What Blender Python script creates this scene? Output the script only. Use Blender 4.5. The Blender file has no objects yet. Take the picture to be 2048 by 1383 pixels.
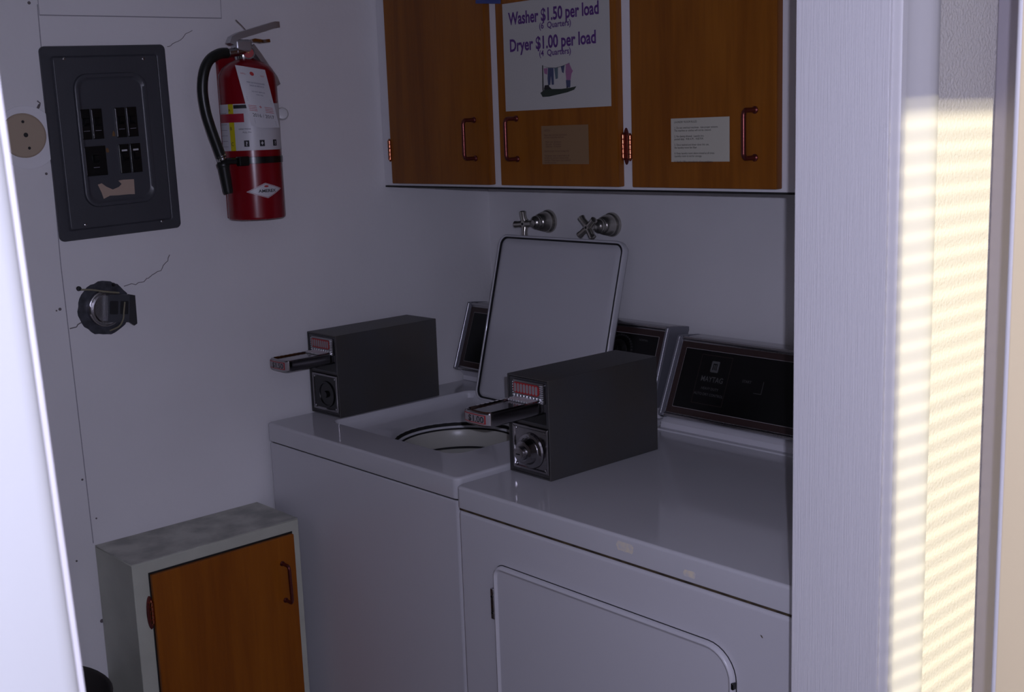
import bpy, bmesh, math, random
from mathutils import Vector, Matrix

random.seed(4)
SC = bpy.context.scene
COL = SC.collection
PI = math.pi

# ------------------------------------------------------------------ camera
CAM = Vector((2.25346077, -1.98953361, 1.52510869))
R_ = Vector((0.67743862, 0.73474444, -0.03503607))
U_ = Vector((-0.10885546, 0.1472438, 0.98309193))
F_ = Vector((-0.72748018, 0.66217057, -0.17972958))
cd = bpy.data.cameras.new('camera')
cam = bpy.data.objects.new('camera', cd)
COL.objects.link(cam)
mw = Matrix.Identity(4)
for i in range(3):
    mw[i][0] = R_[i]; mw[i][1] = U_[i]; mw[i][2] = -F_[i]; mw[i][3] = CAM[i]
cam.matrix_world = mw
cd.sensor_width = 36.0
cd.lens = 2379.2 / 2048 * 36
cd.clip_start = 0.02
cd.dof.use_dof = True
cd.dof.focus_distance = 2.1
cd.dof.aperture_fstop = 15.0
SC.camera = cam

# ------------------------------------------------------------------ world, lamps, exposure
SC.view_settings.view_transform = 'Standard'
SC.view_settings.look = 'None'
SC.view_settings.gamma = 1.0
SC.view_settings.use_curve_mapping = False
SC.view_settings.exposure = 0.0
w = bpy.data.worlds.new('sky'); SC.world = w; w.use_nodes = True
wn = w.node_tree.nodes; bg = wn['Background']
bg.inputs[0].default_value = (0.62, 0.72, 1.0, 1); bg.inputs[1].default_value = 1.2

SUN_E = math.radians(12.0)
sd = bpy.data.lights.new('sun', 'SUN'); sun = bpy.data.objects.new('sun', sd); COL.objects.link(sun)
sd.energy = 6.0; sd.color = (1.0, 0.91, 0.62); sd.angle = math.radians(0.50)
sdir = Vector((-1, -0.025, -math.tan(SUN_E))).normalized()
sun.location = (6, -0.7, 3)
sun.rotation_euler = (-sdir).to_track_quat('Z', 'Y').to_euler()

# the camera's own flash, just right of and above the lens
fd = bpy.data.lights.new('camera_flash', 'POINT'); fl = bpy.data.objects.new('camera_flash', fd); COL.objects.link(fl)
fd.energy = 37.5; fd.color = (0.745, 0.745, 1.03); fd.shadow_soft_size = 0.006
fl.location = CAM + R_ * 0.026 + U_ * 0.034

# ------------------------------------------------------------------ materials
M = {}
def mat(name, col, rough=0.5, metal=0.0, bump=0.0, bscale=200.0, spec=0.5, coat=0.0, var=0.0, vscale=4.0, stretch=None, col2=None):
    m = bpy.data.materials.new(name); m.use_nodes = True
    nt = m.node_tree; n = nt.nodes; b = n['Principled BSDF']
    b.inputs['Base Color'].default_value = (*col, 1)
    b.inputs['Roughness'].default_value = rough
    b.inputs['Metallic'].default_value = metal
    b.inputs['Specular IOR Level'].default_value = spec
    b.inputs['Coat Weight'].default_value = coat
    b.inputs['Coat Roughness'].default_value = 0.05
    if var or bump:
        tc = n.new('ShaderNodeTexCoord'); mp = n.new('ShaderNodeMapping')
        if stretch: mp.inputs['Scale'].default_value = stretch
        nt.links.new(tc.outputs['Object'], mp.inputs[0])
    if var:
        t = n.new('ShaderNodeTexNoise'); t.inputs['Scale'].default_value = vscale; t.inputs['Detail'].default_value = 6
        r = n.new('ShaderNodeMix'); r.data_type = 'RGBA'
        rm = n.new('ShaderNodeMapRange'); rm.inputs[1].default_value = 0.35; rm.inputs[2].default_value = 0.65
        c2 = col2 or tuple(c * (1 - var) for c in col)
        r.inputs[6].default_value = (*col, 1); r.inputs[7].default_value = (*c2, 1)
        nt.links.new(mp.outputs[0], t.inputs['Vector']); nt.links.new(t.outputs['Fac'], rm.inputs[0])
        nt.links.new(rm.outputs[0], r.inputs[0]); nt.links.new(r.outputs[2], b.inputs['Base Color'])
    if bump:
        t = n.new('ShaderNodeTexNoise'); t.inputs['Scale'].default_value = bscale; t.inputs['Detail'].default_value = 4
        bp = n.new('ShaderNodeBump'); bp.inputs['Strength'].default_value = bump; bp.inputs['Distance'].default_value = 0.002
        nt.links.new(mp.outputs[0], t.inputs['Vector']); nt.links.new(t.outputs['Fac'], bp.inputs['Height'])
        nt.links.new(bp.outputs[0], b.inputs['Normal'])
    M[name] = m
    return m

mat('wall_paint', (0.80, 0.785, 0.79), 0.42, bump=0.25, bscale=90, var=0.06, vscale=3, spec=0.35)
mat('hall_plaster', (0.72, 0.69, 0.66), 0.6, bump=1.0, bscale=240)
mat('trim_paint', (0.66, 0.65, 0.67), 0.35, bump=0.35, bscale=120, stretch=(6, 6, 0.12), spec=0.4)
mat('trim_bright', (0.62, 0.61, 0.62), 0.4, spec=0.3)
mat('trim_flash_dimmed', (0.47, 0.48, 0.47), 0.4, spec=0.3)  # same trim paint, darkened because the near flash overexposes it
mat('trim_beige', (0.80, 0.67, 0.42), 0.45)
mat('floor_lino', (0.16, 0.14, 0.12), 0.5, var=0.2, vscale=10)
mat('ceiling_paint', (0.6, 0.6, 0.6), 0.8)
mat('enamel', (0.60, 0.595, 0.62), 0.085, coat=0.0, spec=0.5, bump=0.03, bscale=30)
mat('enamel_side', (0.63, 0.62, 0.65), 0.28, spec=0.5)
mat('drum', (0.46, 0.45, 0.40), 0.3)
mat('dark_gap_and_shade', (0.010, 0.009, 0.008), 0.7)
mat('rust', (0.035, 0.025, 0.015), 0.8, var=0.7, vscale=60, col2=(0.10, 0.07, 0.035))
mat('chrome', (0.62, 0.62, 0.63), 0.09, metal=1.0)
mat('chrome_worn', (0.42, 0.41, 0.42), 0.22, metal=1.0, bump=0.2, bscale=500)
mat('steel', (0.50, 0.50, 0.52), 0.36, metal=0.75)
mat('chrome_dark', (0.30, 0.29, 0.30), 0.13, metal=1.0)
mat('satin_metal', (0.22, 0.22, 0.25), 0.42, metal=0.35)
mat('label_dull', (0.30, 0.27, 0.28), 0.4)
mat('chrome_bright', (0.85, 0.85, 0.88), 0.3, metal=0.7)
mat('nickel', (0.50, 0.48, 0.43), 0.24, metal=0.9)
mat('copper', (0.50, 0.17, 0.09), 0.22, metal=1.0)
mat('dark_copper', (0.17, 0.045, 0.04), 0.3, metal=0.8)
mat('box_grey', (0.075, 0.075, 0.078), 0.45, metal=0.25, bump=0.15, bscale=600, var=0.15, vscale=7, col2=(0.078, 0.070, 0.062))
mat('box_face', (0.10, 0.10, 0.105), 0.3, metal=0.7)
mat('black', (0.006, 0.006, 0.006), 0.25)
mat('black_matte', (0.008, 0.008, 0.009), 0.6)
mat('black_glass', (0.004, 0.004, 0.004), 0.30, spec=0.3)
mat('rubber', (0.010, 0.012, 0.010), 0.35)
mat('border_brown', (0.035, 0.018, 0.016), 0.4)
mat('silver_print', (0.30, 0.28, 0.28), 0.4)
mat('dim_print', (0.09, 0.09, 0.09), 0.5)
mat('panel_grey', (0.056, 0.058, 0.068), 0.42, var=0.12, vscale=9, bump=0.1, bscale=300)
mat('panel_ridge', (0.056, 0.058, 0.068), 0.35)
mat('tape_tan', (0.42, 0.31, 0.24), 0.8)
mat('rust_orange', (0.16, 0.085, 0.03), 0.8)
mat('outlet_beige', (0.42, 0.33, 0.24), 0.5)
mat('plate_white', (0.82, 0.81, 0.83), 0.4)
mat('ext_red', (0.21, 0.002, 0.008), 0.25, spec=0.4)
mat('label_white', (0.55, 0.54, 0.56), 0.4)
mat('label_yellow', (0.55, 0.47, 0.01), 0.4)
mat('label_red', (0.33, 0.012, 0.03), 0.4)
mat('ink_black', (0.012, 0.012, 0.014), 0.6)
mat('ink_grey', (0.20, 0.19, 0.22), 0.7)
mat('ink_red', (0.40, 0.02, 0.02), 0.6)
mat('ink_purple', (0.085, 0.022, 0.16), 0.6)
mat('ink_green', (0.02, 0.03, 0.02), 0.7)
mat('ink_pink', (0.30, 0.13, 0.24), 0.7)
mat('ink_blue', (0.05, 0.06, 0.12), 0.7)
mat('ink_teal', (0.09, 0.13, 0.15), 0.7)
mat('paper', (0.46, 0.45, 0.42), 0.75)
mat('paper_cream', (0.47, 0.45, 0.37), 0.75)
mat('paper_aged', (0.22, 0.13, 0.06), 0.75)
mat('ink_brown', (0.11, 0.045, 0.03), 0.75)
mat('blue_tape', (0.04, 0.06, 0.22), 0.5)
mat('cabinet_paint', (0.72, 0.71, 0.73), 0.45, spec=0.4)
mat('lowcab_paint', (0.52, 0.53, 0.44), 0.5, var=0.12, vscale=12, bump=0.15, bscale=200)
mat('lowcab_top', (0.55, 0.55, 0.48), 0.6, var=0.4, vscale=18, bump=0.3, bscale=200)
mat('bin_brown', (0.05, 0.045, 0.042), 0.6)
mat('white_plastic', (0.6, 0.6, 0.6), 0.35)
mat('slat_white', (0.75, 0.74, 0.72), 0.5)
mat('wire_tan', (0.22, 0.20, 0.13), 0.7)
mat('cream_mottled', (0.80, 0.72, 0.56), 0.6, var=0.3, vscale=90, col2=(0.66, 0.63, 0.62))
mat('seam', (0.33, 0.32, 0.34), 0.8)
mat('crack', (0.16, 0.14, 0.14), 0.9)
mat('gauge_red', (0.35, 0.02, 0.02), 0.3)

def wood(name, c1, c2, ax):
    m = bpy.data.materials.new(name); m.use_nodes = True
    nt = m.node_tree; n = nt.nodes; b = n['Principled BSDF']
    tc = n.new('ShaderNodeTexCoord'); mp = n.new('ShaderNodeMapping')
    s = [16, 16, 16]; s[2] = 1.1
    mp.inputs['Scale'].default_value = s
    wv = n.new('ShaderNodeTexNoise'); wv.inputs['Scale'].default_value = 1.0; wv.inputs['Detail'].default_value = 8; wv.inputs['Roughness'].default_value = 0.55; wv.inputs['Distortion'].default_value = 0.9
    fine = n.new('ShaderNodeTexNoise'); fine.inputs['Scale'].default_value = 9.0; fine.inputs['Detail'].default_value = 3
    mr = n.new('ShaderNodeMapRange'); mr.inputs[1].default_value = 0.3; mr.inputs[2].default_value = 0.7
    mx = n.new('ShaderNodeMix'); mx.data_type = 'RGBA'
    mx.inputs[6].default_value = (*c1, 1); mx.inputs[7].default_value = (*c2, 1)
    ad = n.new('ShaderNodeMath'); ad.operation = 'MULTIPLY_ADD'; ad.inputs[1].default_value = 0.35
    l = nt.links.new
    l(tc.outputs['Object'], mp.inputs[0]); l(mp.outputs[0], wv.inputs['Vector']); l(mp.outputs[0], fine.inputs['Vector'])
    l(fine.outputs['Fac'], ad.inputs[0]); l(wv.outputs['Fac'], ad.inputs[2])
    sub = n.new('ShaderNodeMath'); sub.operation = 'SUBTRACT'; sub.inputs[1].default_value = 0.175
    l(ad.outputs[0], sub.inputs[0]); l(sub.outputs[0], mr.inputs[0]); l(mr.outputs[0], mx.inputs[0]); l(mx.outputs[2], b.inputs['Base Color'])
    b.inputs['Roughness'].default_value = 0.34; b.inputs['Specular IOR Level'].default_value = 0.25
    M[name] = m
wood('cherry_wood', (0.28, 0.095, 0.010), (0.185, 0.055, 0.006), 2)
wood('cherry_low', (0.33, 0.098, 0.006), (0.23, 0.060, 0.004), 2)

# ------------------------------------------------------------------ mesh helpers
def B(): return bmesh.new()

def box(bm, a, b, bev=0.0, seg=2):
    x0, y0, z0 = [min(p, q) for p, q in zip(a, b)]; x1, y1, z1 = [max(p, q) for p, q in zip(a, b)]
    t = bmesh.new()
    v = [t.verts.new(p) for p in ((x0,y0,z0),(x1,y0,z0),(x1,y1,z0),(x0,y1,z0),(x0,y0,z1),(x1,y0,z1),(x1,y1,z1),(x0,y1,z1))]
    for f in ((0,3,2,1),(4,5,6,7),(0,1,5,4),(1,2,6,5),(2,3,7,6),(3,0,4,7)): t.faces.new([v[i] for i in f])
    if bev: bmesh.ops.bevel(t, geom=t.edges[:], offset=bev, segments=seg, affect='EDGES', profile=0.5)
    merge(bm, t); return bm

def merge(bm, t, mtx=None):
    if mtx is not None: bmesh.ops.transform(t, matrix=mtx, verts=t.verts)
    vm = {v: bm.verts.new(v.co) for v in t.verts}
    for f in t.faces:
        try: bm.faces.new([vm[v] for v in f.verts])
        except ValueError: pass
    t.free()

def rr(cx, cy, hx, hy, r, n=8, rs=None):
    """rounded rectangle, counter-clockwise; rs = radii for (++, -+, --, +-)"""
    out = []
    rs = rs or (r, r, r, r)
    for k, (sx, sy) in enumerate(((1, 1), (-1, 1), (-1, -1), (1, -1))):
        q = min(rs[k], hx, hy)
        for i in range(n + 1):
            a = PI / 2 * (k + i / n)
            out.append((cx + sx * (hx - q) + q * math.cos(a), cy + sy * (hy - q) + q * math.sin(a)))
    return out

def nest(bm, loops, cap0=True, cap1=True):
    vs = [[bm.verts.new(p) for p in L] for L in loops]
    n = len(vs[0])
    for a, b in zip(vs, vs[1:]):
        for i in range(n):
            j = (i + 1) % n
            try: bm.faces.new((a[i], a[j], b[j], b[i]))
            except ValueError: pass
    if cap0: bm.faces.new(list(reversed(vs[0])))
    if cap1: bm.faces.new(vs[-1])
    return bm

def prism(bm, pts, f0, f1):
    """extrude 2D pts between mapping functions f0 and f1"""
    return nest(bm, [[f0(*p) for p in pts], [f1(*p) for p in pts]])

def tube(bm, pts, r, n=10, closed=False, caps=True):
    pts = [Vector(p) for p in pts]
    rs = r if isinstance(r, (list, tuple)) else [r] * len(pts)
    loops = []; prev = None
    for i, p in enumerate(pts):
        if i == 0: d = pts[1] - pts[0]
        elif i == len(pts) - 1: d = pts[-1] - pts[-2]
        else: d = (pts[i + 1] - p).normalized() + (p - pts[i - 1]).normalized()
        d.normalize()
        if prev is None:
            u = d.orthogonal().normalized()
        else:
            u = (prev - d * prev.dot(d)).normalized()
        prev = u; v = d.cross(u)
        loops.append([p + (u * math.cos(2 * PI * k / n) + v * math.sin(2 * PI * k / n)) * rs[i] for k in range(n)])
    return nest(bm, loops, caps, caps)

def lathe(bm, prof, o, ax, n=32):
    """prof: list of (distance along axis, radius)"""
    o = Vector(o); ax = Vector(ax).normalized(); u = ax.orthogonal().normalized(); v = ax.cross(u)
    loops = [[o + ax * d + (u * math.cos(2 * PI * k / n) + v * math.sin(2 * PI * k / n)) * max(r, 1e-5) for k in range(n)] for d, r in prof]
    return nest(bm, loops)

def spline(pts, k=6):
    P = [Vector(p) for p in pts]; out = []
    for i in range(len(P) - 1):
        a = P[max(i - 1, 0)]; b = P[i]; c = P[i + 1]; d = P[min(i + 2, len(P) - 1)]
        for j in range(k):
            t = j / k
            out.append(0.5 * ((2 * b) + (c - a) * t + (2 * a - 5 * b + 4 * c - d) * t * t + (3 * b - a - 3 * c + d) * t ** 3))
    out.append(P[-1]); return out

def empty(name, loc=(0, 0, 0), rz=0.0, label=None, cat=None, group=None):
    o = bpy.data.objects.new(name, None); COL.objects.link(o); o.location = loc; o.rotation_euler = (0, 0, rz)
    o.empty_display_size = 0.05
    if label: o['label'] = label; o['category'] = cat
    if group: o['group'] = group
    return o

def root_of(o):
    while o.parent: o = o.parent
    return o

def obj(name, bm, m, parent=None, world=True, sharp=40, label=None):
    """one mesh object; with world=True the vertices are world coordinates and get shifted to the parent's origin"""
    if parent is not None and world:
        l = root_of(parent).location
        bmesh.ops.translate(bm, vec=(-l[0], -l[1], -l[2]), verts=bm.verts)
    bmesh.ops.recalc_face_normals(bm, faces=bm.faces)
    me = bpy.data.meshes.new(name); bm.to_mesh(me); bm.free()
    me.materials.append(M[m] if isinstance(m, str) else m)
    for p in me.polygons: p.use_smooth = True
    me.set_sharp_from_angle(angle=math.radians(sharp))
    o = bpy.data.objects.new(name, me); COL.objects.link(o)
    wn_ = o.modifiers.new('normals', 'WEIGHTED_NORMAL'); wn_.keep_sharp = True; wn_.weight = 50
    if parent is not None: o.parent = parent
    if label: o['label'] = label
    return o

def struct(name, bm, m, parent=None):
    o = obj(name, bm, m, parent)
    if parent is None: o['kind'] = 'structure'
    return o

def solo(name, bm, m, label, cat, group=None, origin=None):
    if origin is not None:
        bmesh.ops.translate(bm, vec=[-c for c in origin], verts=bm.verts)
    o = obj(name, bm, m)
    if origin is not None: o.location = origin
    o['label'] = label; o['category'] = cat
    if group: o['group'] = group
    return o

def text(bm, s, f, size, xs=1.0, align='CENTER', bold=0.0, depth=0.0002, line=1.0):
    """f maps (u, v, w) in metres to a point"""
    c = bpy.data.curves.new('t', 'FONT'); c.body = s; c.size = size; c.align_x = align; c.offset = bold; c.space_line = line
    c.resolution_u = 3
    o = bpy.data.objects.new('t', c); COL.objects.link(o)
    me = bpy.data.meshes.new_from_object(o)
    t = bmesh.new(); t.from_mesh(me)
    vm = {v: bm.verts.new(f(v.co.x * xs, v.co.y, depth)) for v in t.verts}
    for fc in t.faces:
        try: bm.faces.new([vm[v] for v in fc.verts])
        except ValueError: pass
    t.free(); bpy.data.objects.remove(o); bpy.data.curves.remove(c); bpy.data.meshes.remove(me)
    return bm

def quad(bm, f, u0, v0, u1, v1, w=0.0003, nu=1):
    """thin plate facing the mapping's w direction"""
    rows = []
    for i in range(nu + 1):
        u = u0 + (u1 - u0) * i / nu
        rows.append([bm.verts.new(f(u, v, ww)) for v, ww in ((v0, 0), (v0, w), (v1, w), (v1, 0))])
    for a, b in zip(rows, rows[1:]):
        for k in range(4):
            bm.faces.new((a[k], b[k], b[(k + 1) % 4], a[(k + 1) % 4]))
    bm.faces.new(list(reversed(rows[0]))); bm.faces.new(rows[-1])

def blob(bm, pts, f, w=0.0003):
    return nest(bm, [[f(u, v, 0) for u, v in pts], [f(u, v, w) for u, v in pts]])

# ------------------------------------------------------------------ the room shell
XP0, XP1 = 1.487, 1.600            # the partition with the doorway
DY0, DY1 = -1.753, -0.860          # doorway opening
H = 2.45
bm = B(); box(bm, (-0.1, -3.0, 0), (0, 0.1, H)); wl = struct('wall_left', bm, 'wall_paint')
bm = B(); box(bm, (0, 0, 0), (4.2, 0.1, H)); struct('wall_back', bm, 'wall_paint')
bm = B(); box(bm, (0, -3.1, 0), (4.2, -3.0, H)); struct('wall_front', bm, 'wall_paint')
bm = B(); box(bm, (-0.1, -3.1, -0.1), (4.3, 0.1, 0)); struct('floor', bm, 'floor_lino')
bm = B(); box(bm, (-0.1, -3.1, H), (4.3, 0.1, H + 0.1)); struct('ceiling', bm, 'ceiling_paint')
bm = B()
box(bm, (XP0, DY1 + 0.02, 0), (XP1, 0, H)); box(bm, (XP0, -3.0, 0), (XP1, DY0 - 0.06, H)); box(bm, (XP0, DY0 - 0.02, 2.07), (XP1, DY1 + 0.02, H))
struct('wall_right', bm, 'hall_plaster')

# window wall at the end of the hall, the sun comes in through its blind
XW = 4.1
t1 = math.tan(SUN_E); dxw = XW - 1.6
wz1 = 1.556 + dxw * t1; wz0 = 0.75 + dxw * t1 * 0.2
wy0 = -0.853 + dxw * 0.025; wy1 = -0.560 + dxw * 0.025
bm = B()
box(bm, (XW, -3.0, 0), (XW + 0.1, wy0, H)); box(bm, (XW, wy1, 0), (XW + 0.1, 0, H))
box(bm, (XW, wy0, 0), (XW + 0.1, wy1, wz0)); box(bm, (XW, wy0, wz1), (XW + 0.1, wy1, H))
struct('wall_window', bm, 'wall_paint')
wroot = empty('window_1', (XW, (wy0 + wy1) / 2, wz0)); wroot['kind'] = 'structure'
bm = B()
for a, b in (((XW + 0.06, wy0, wz0), (XW + 0.09, wy0 + 0.006, wz1)), ((XW + 0.06, wy1 - 0.006, wz0), (XW + 0.09, wy1, wz1)),
             ((XW + 0.06, wy0, wz0), (XW + 0.09, wy1, wz0 + 0.02)), ((XW + 0.06, wy0, wz1 - 0.006), (XW + 0.09, wy1, wz1))):
    box(bm, a, b)
obj('window_frame', bm, 'trim_bright', wroot)
bm = B(); z = wz0 + 0.03
while z < wz1 - 0.01:
    t = bmesh.new(); box(t, (-0.0105, wy0 + 0.004, -0.0004), (0.0105, wy1 - 0.004, 0.0004))
    merge(bm, t, Matrix.Translation((XW + 0.03, 0, z)) @ Matrix.Rotation(math.radians(7 if z > wz1 - 0.35 else 9), 4, 'Y'))
    z += 0.0235
obj('blind', bm, 'slat_white', wroot)

# door frame: jambs and casings
bm = B(); box(bm, (XP0, DY1, 0), (XP1, DY1 + 0.02, 2.05), 0.0015); struct('trim_1', bm, 'trim_paint')
def lean(bm):
    for v in bm.verts: v.co.y += 0.006 - (v.co.z - 1.41) * 0.030
bm = B(); box(bm, (XP0, DY0 - 0.05, 0), (XP1, DY0, 2.05), 0.002); lean(bm); struct('trim_2', bm, 'trim_paint')
bm = B(); box(bm, (XP0, DY0 - 0.02, 2.05), (XP1, DY1 + 0.02, 2.07), 0.001); struct('trim_3', bm, 'trim_bright')
def casing(y, s):
    pts = [(0, 0)]
    for d, t in ((0, .007), (.002, .010), (.010, .011), (.012, .0095), (.020, .010), (.032, .013), (.044, .017), (.054, .019), (.064, .018), (.071, .014), (.074, .010), (.075, 0)):
        pts.append((d, t))
    b = B(); prism(b, pts, lambda d, t: (XP1 + t, y + s * d, 0), lambda d, t: (XP1 + t, y + s * d, 2.12)); return b
struct('trim_4', casing(DY1 + 0.0045, 1), 'trim_bright')
pts = [(0, 0), (0, .004)] + [(0.012 - 0.012 * math.cos(a), 0.004 + 0.010 * math.sin(a)) for a in [PI / 2 * k / 8 for k in range(1, 9)]] + [(0.07, .014), (0.07, 0)]
bm = B(); prism(bm, pts, lambda d, t: (XP1 + t, DY0 - 0.006 - d, 0), lambda d, t: (XP1 + t, DY0 - 0.006 - d, 2.12)); lean(bm); struct('trim_5', bm, 'trim_flash_dimmed')
bm = B(); box(bm, (XP1, -0.629, 0), (XP1 + 0.05, -0.53, 2.12), 0.003, 3); struct('trim_6', bm, mat('hall_trim', (0.30, 0.275, 0.31), 0.6))
# open door leaf standing in the hall
dn = empty('door_1', (1.99, -0.975, 0)); dn['kind'] = 'structure'
bm = B(); box(bm, (1.797, -0.995, 0.01), (2.36, -0.957, 2.03), 0.0015, 2); obj('door_leaf', bm, 'trim_beige', dn)
bm = B(); tube(bm, [(1.7955, -0.9915, 0.01), (1.7955, -0.9915, 2.03)], 0.0032, 12); obj('edge_highlight', bm, 'trim_bright', dn)  # pale tube painting the flash gleam on the door's rounded edge

# panel joints, cracks and nail marks of the left wall
def strip(pts, wd, m, name, par=wl, t=0.0006):
    b = B()
    P = [Vector((0, y, z)) for y, z in pts]
    L = []
    for i, p in enumerate(P):
        d = (P[min(i + 1, len(P) - 1)] - P[max(i - 1, 0)]).normalized(); nn = Vector((0, -d.z, d.y)) * wd / 2
        L.append([p - nn, p + nn, p + nn + Vector((t, 0, 0)), p - nn + Vector((t, 0, 0))])
    nest(b, L); return obj(name, b, m, par)
strip([(-1.089, 1.78), (-1.0955, 1.3), (-1.088, 0.74)], 0.0016, 'seam', 'panel_joint')
strip([(-1.088, 1.9), (-1.087, 1.761), (-0.712, 1.768), (-0.709, 1.9)], 0.0022, 'seam', 'panel_joint')
def jag(pts, k=5, a=0.0025):
    o = [pts[0]]
    for p, q in zip(pts, pts[1:]):
        for i in range(1, k + 1):
            t = i / k; o.append((p[0] + (q[0] - p[0]) * t + random.uniform(-a, a) * (i < k), p[1] + (q[1] - p[1]) * t + random.uniform(-a, a) * (i < k)))
    return o
strip(jag([(-0.838, 1.709), (-0.815, 1.719), (-0.78, 1.742)]), 0.0010, 'crack', 'crack')
strip(jag([(-0.974, 1.244), (-0.936, 1.248), (-0.913, 1.26), (-0.89, 1.271), (-0.871, 1.297)]), 0.0013, 'crack', 'crack')
strip(jag([(-1.062, 1.184), (-1.091, 1.175)]), 0.002, 'crack', 'crack')
strip(jag([(-1.105, 1.600), (-1.109, 1.590), (-1.104, 1.598), (-1.108, 1.606)], 3), 0.0025, 'crack', 'crack')
for y, z, r in ((-1.104, 1.782, .003), (-1.105, 1.472, .0025), (-1.106, 1.215, .003), (-1.097, 0.874, .0022), (-1.077, 0.789, .0018), (-1.125, 0.713, .002), (-1.087, 0.575, .004), (-1.113, 1.213, .0016)):
    bm = B(); lathe(bm, [(0, r), (0.0008, r)], (0, y, z), (1, 0, 0), 10); obj('nail_mark', bm, 'crack', wl)

# ------------------------------------------------------------------ electrical panel
ep = empty('electrical_panel', (0, -0.970, 1.345), 0, 'dark grey breaker panel with rounded corners on the left wall beside the fire extinguisher', 'electrical panel')
cy_, cz_ = -0.9700, 1.5275
def pf(y, z, x):
    # the cover hangs slightly askew
    dy, dz = y - cy_, z - cz_
    return (x, y - dz * 0.008, z + dy * 0.034)
def ploops(specs):
    return [[pf(a, b, x) for a, b in rr(c0, c1, hx, hy, r, 8)] for (c0, c1, hx, hy, r, x) in specs]
c0, c1 = cy_, cz_
bm = B(); nest(bm, ploops([(c0, c1, .125, .181, .010, 0.0005), (c0, c1, .125, .181, .010, .006), (c0, c1, .1235, .1795, .009, .008),
    (c0, c1, .108, .164, .006, .008), (c0, c1, .106, .162, .005, .0065), (c0, c1, .104, .160, .005, .0095), (c0, c1, .102, .158, .004, .011)]))
obj('cover', bm, 'panel_grey', ep)
dc0, dc1 = -0.968, 1.531
bm = B(); nest(bm, ploops([(dc0, dc1, .074, .126, .028, .0105), (dc0, dc1, .0725, .1245, .027, .0165), (dc0, dc1, .070, .122, .025, .0175), (dc0, dc1, .066, .118, .022, .0172), (dc0, dc1, .063, .115, .021, .0140), (dc0, dc1, .060, .112, .02, .0135)]))
obj('breaker_door', bm, 'panel_ridge', ep)
def brk(y0, y1, z0, z1, kind):
    b = B(); nest(b, ploops([((y0 + y1) / 2, (z0 + z1) / 2, (y1 - y0) / 2, (z1 - z0) / 2, .001, .0134), ((y0 + y1) / 2, (z0 + z1) / 2, (y1 - y0) / 2, (z1 - z0) / 2, .001, .0165), ((y0 + y1) / 2, (z0 + z1) / 2, (y1 - y0) / 2 - .0012, (z1 - z0) / 2 - .0012, .001, .0175)]))
    o = obj('breaker', b, 'black', ep)
    ym = (y0 + y1) / 2
    b = B(); nest(b, ploops([(ym, (z0 + z1) / 2 + .004, .006, .008, .001, .017), (ym, (z0 + z1) / 2 + .006, .0045, .004, .001, .025)]))
    obj('toggle', b, 'black', o)
    if kind:
        b = B(); nest(b, ploops([(ym, z1 - .012, .0055, .0016, .0003, .0172), (ym, z1 - .012, .0055, .0016, .0003, .0180)]))
        nest(b, ploops([(ym + .001, z1 - .021, .0055, .0016, .0003, .0172), (ym + .001, z1 - .021, .0055, .0016, .0003, .0180)]))
        obj('rating_label', b, 'label_white', o)
    else:
        b = B(); nest(b, ploops([(ym, z0 + .016, .006, .0005, .0002, .0172), (ym, z0 + .016, .006, .0005, .0002, .0180)]))
        nest(b, ploops([(y0 + .001, (z0 + z1) / 2, .0003, .026, .0002, .0172), (y0 + .001, (z0 + z1) / 2, .0003, .026, .0002, .0182)]))
        obj('rating_label', b, 'ink_grey', o)
for (ya, yb, za, zb, k) in ((-1.036, -1.016, 1.534, 1.591, 0), (-1.0135, -0.9925, 1.534, 1.591, 0), (-.966, -.9455, 1.534, 1.591, 0), (-.9435, -.922, 1.534, 1.591, 0),
                            (-1.0355, -.9925, 1.4650, 1.5210, 0), (-.9655, -.9445, 1.4650, 1.5210, 1), (-.9425, -.921, 1.4650, 1.5210, 1)):
    s = 0.985
    brk(ya, yb, za, zb, k)
pts = [(-1.014, 1.448), (-1.006, 1.450), (-.998, 1.443), (-.985, 1.436), (-.972, 1.440), (-.966, 1.445), (-.972, 1.452), (-.962, 1.453), (-.940, 1.452), (-.941, 1.423), (-.955, 1.424), (-.975, 1.424), (-.992, 1.425), (-1.005, 1.420), (-1.008, 1.432)]
bm = B(); nest(bm, [[pf(a, b, .0134) for a, b in pts], [pf(a, b, .0142) for a, b in pts]]); obj('torn_tape', bm, 'tape_tan', ep, label='torn tan strip of tape')
for y, z in ((-.972, 1.541), (-.988, 1.512)):
    pts = [(y + .004 * math.cos(a) * random.uniform(.6, 1.2), z + .006 * math.sin(a) * random.uniform(.6, 1.2)) for a in [k * PI / 4 for k in range(8)]]
    bm = B(); nest(bm, [[pf(a, b, .0134) for a, b in pts], [pf(a, b, .0139) for a, b in pts]]); obj('rust_spot', bm, 'rust_orange', ep)
for y, z in ((-1.053, 1.682), (-.895, 1.684), (-.888, 1.366), (-1.045, 1.372)):
    bm = B(); lathe(bm, [(0, .003), (.0015, .003), (.0025, .0015)], pf(y, z - (y - cy_) * .034, .0105), (1, 0, 0), 12); obj('screw', bm, 'chrome_worn', ep)

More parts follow.
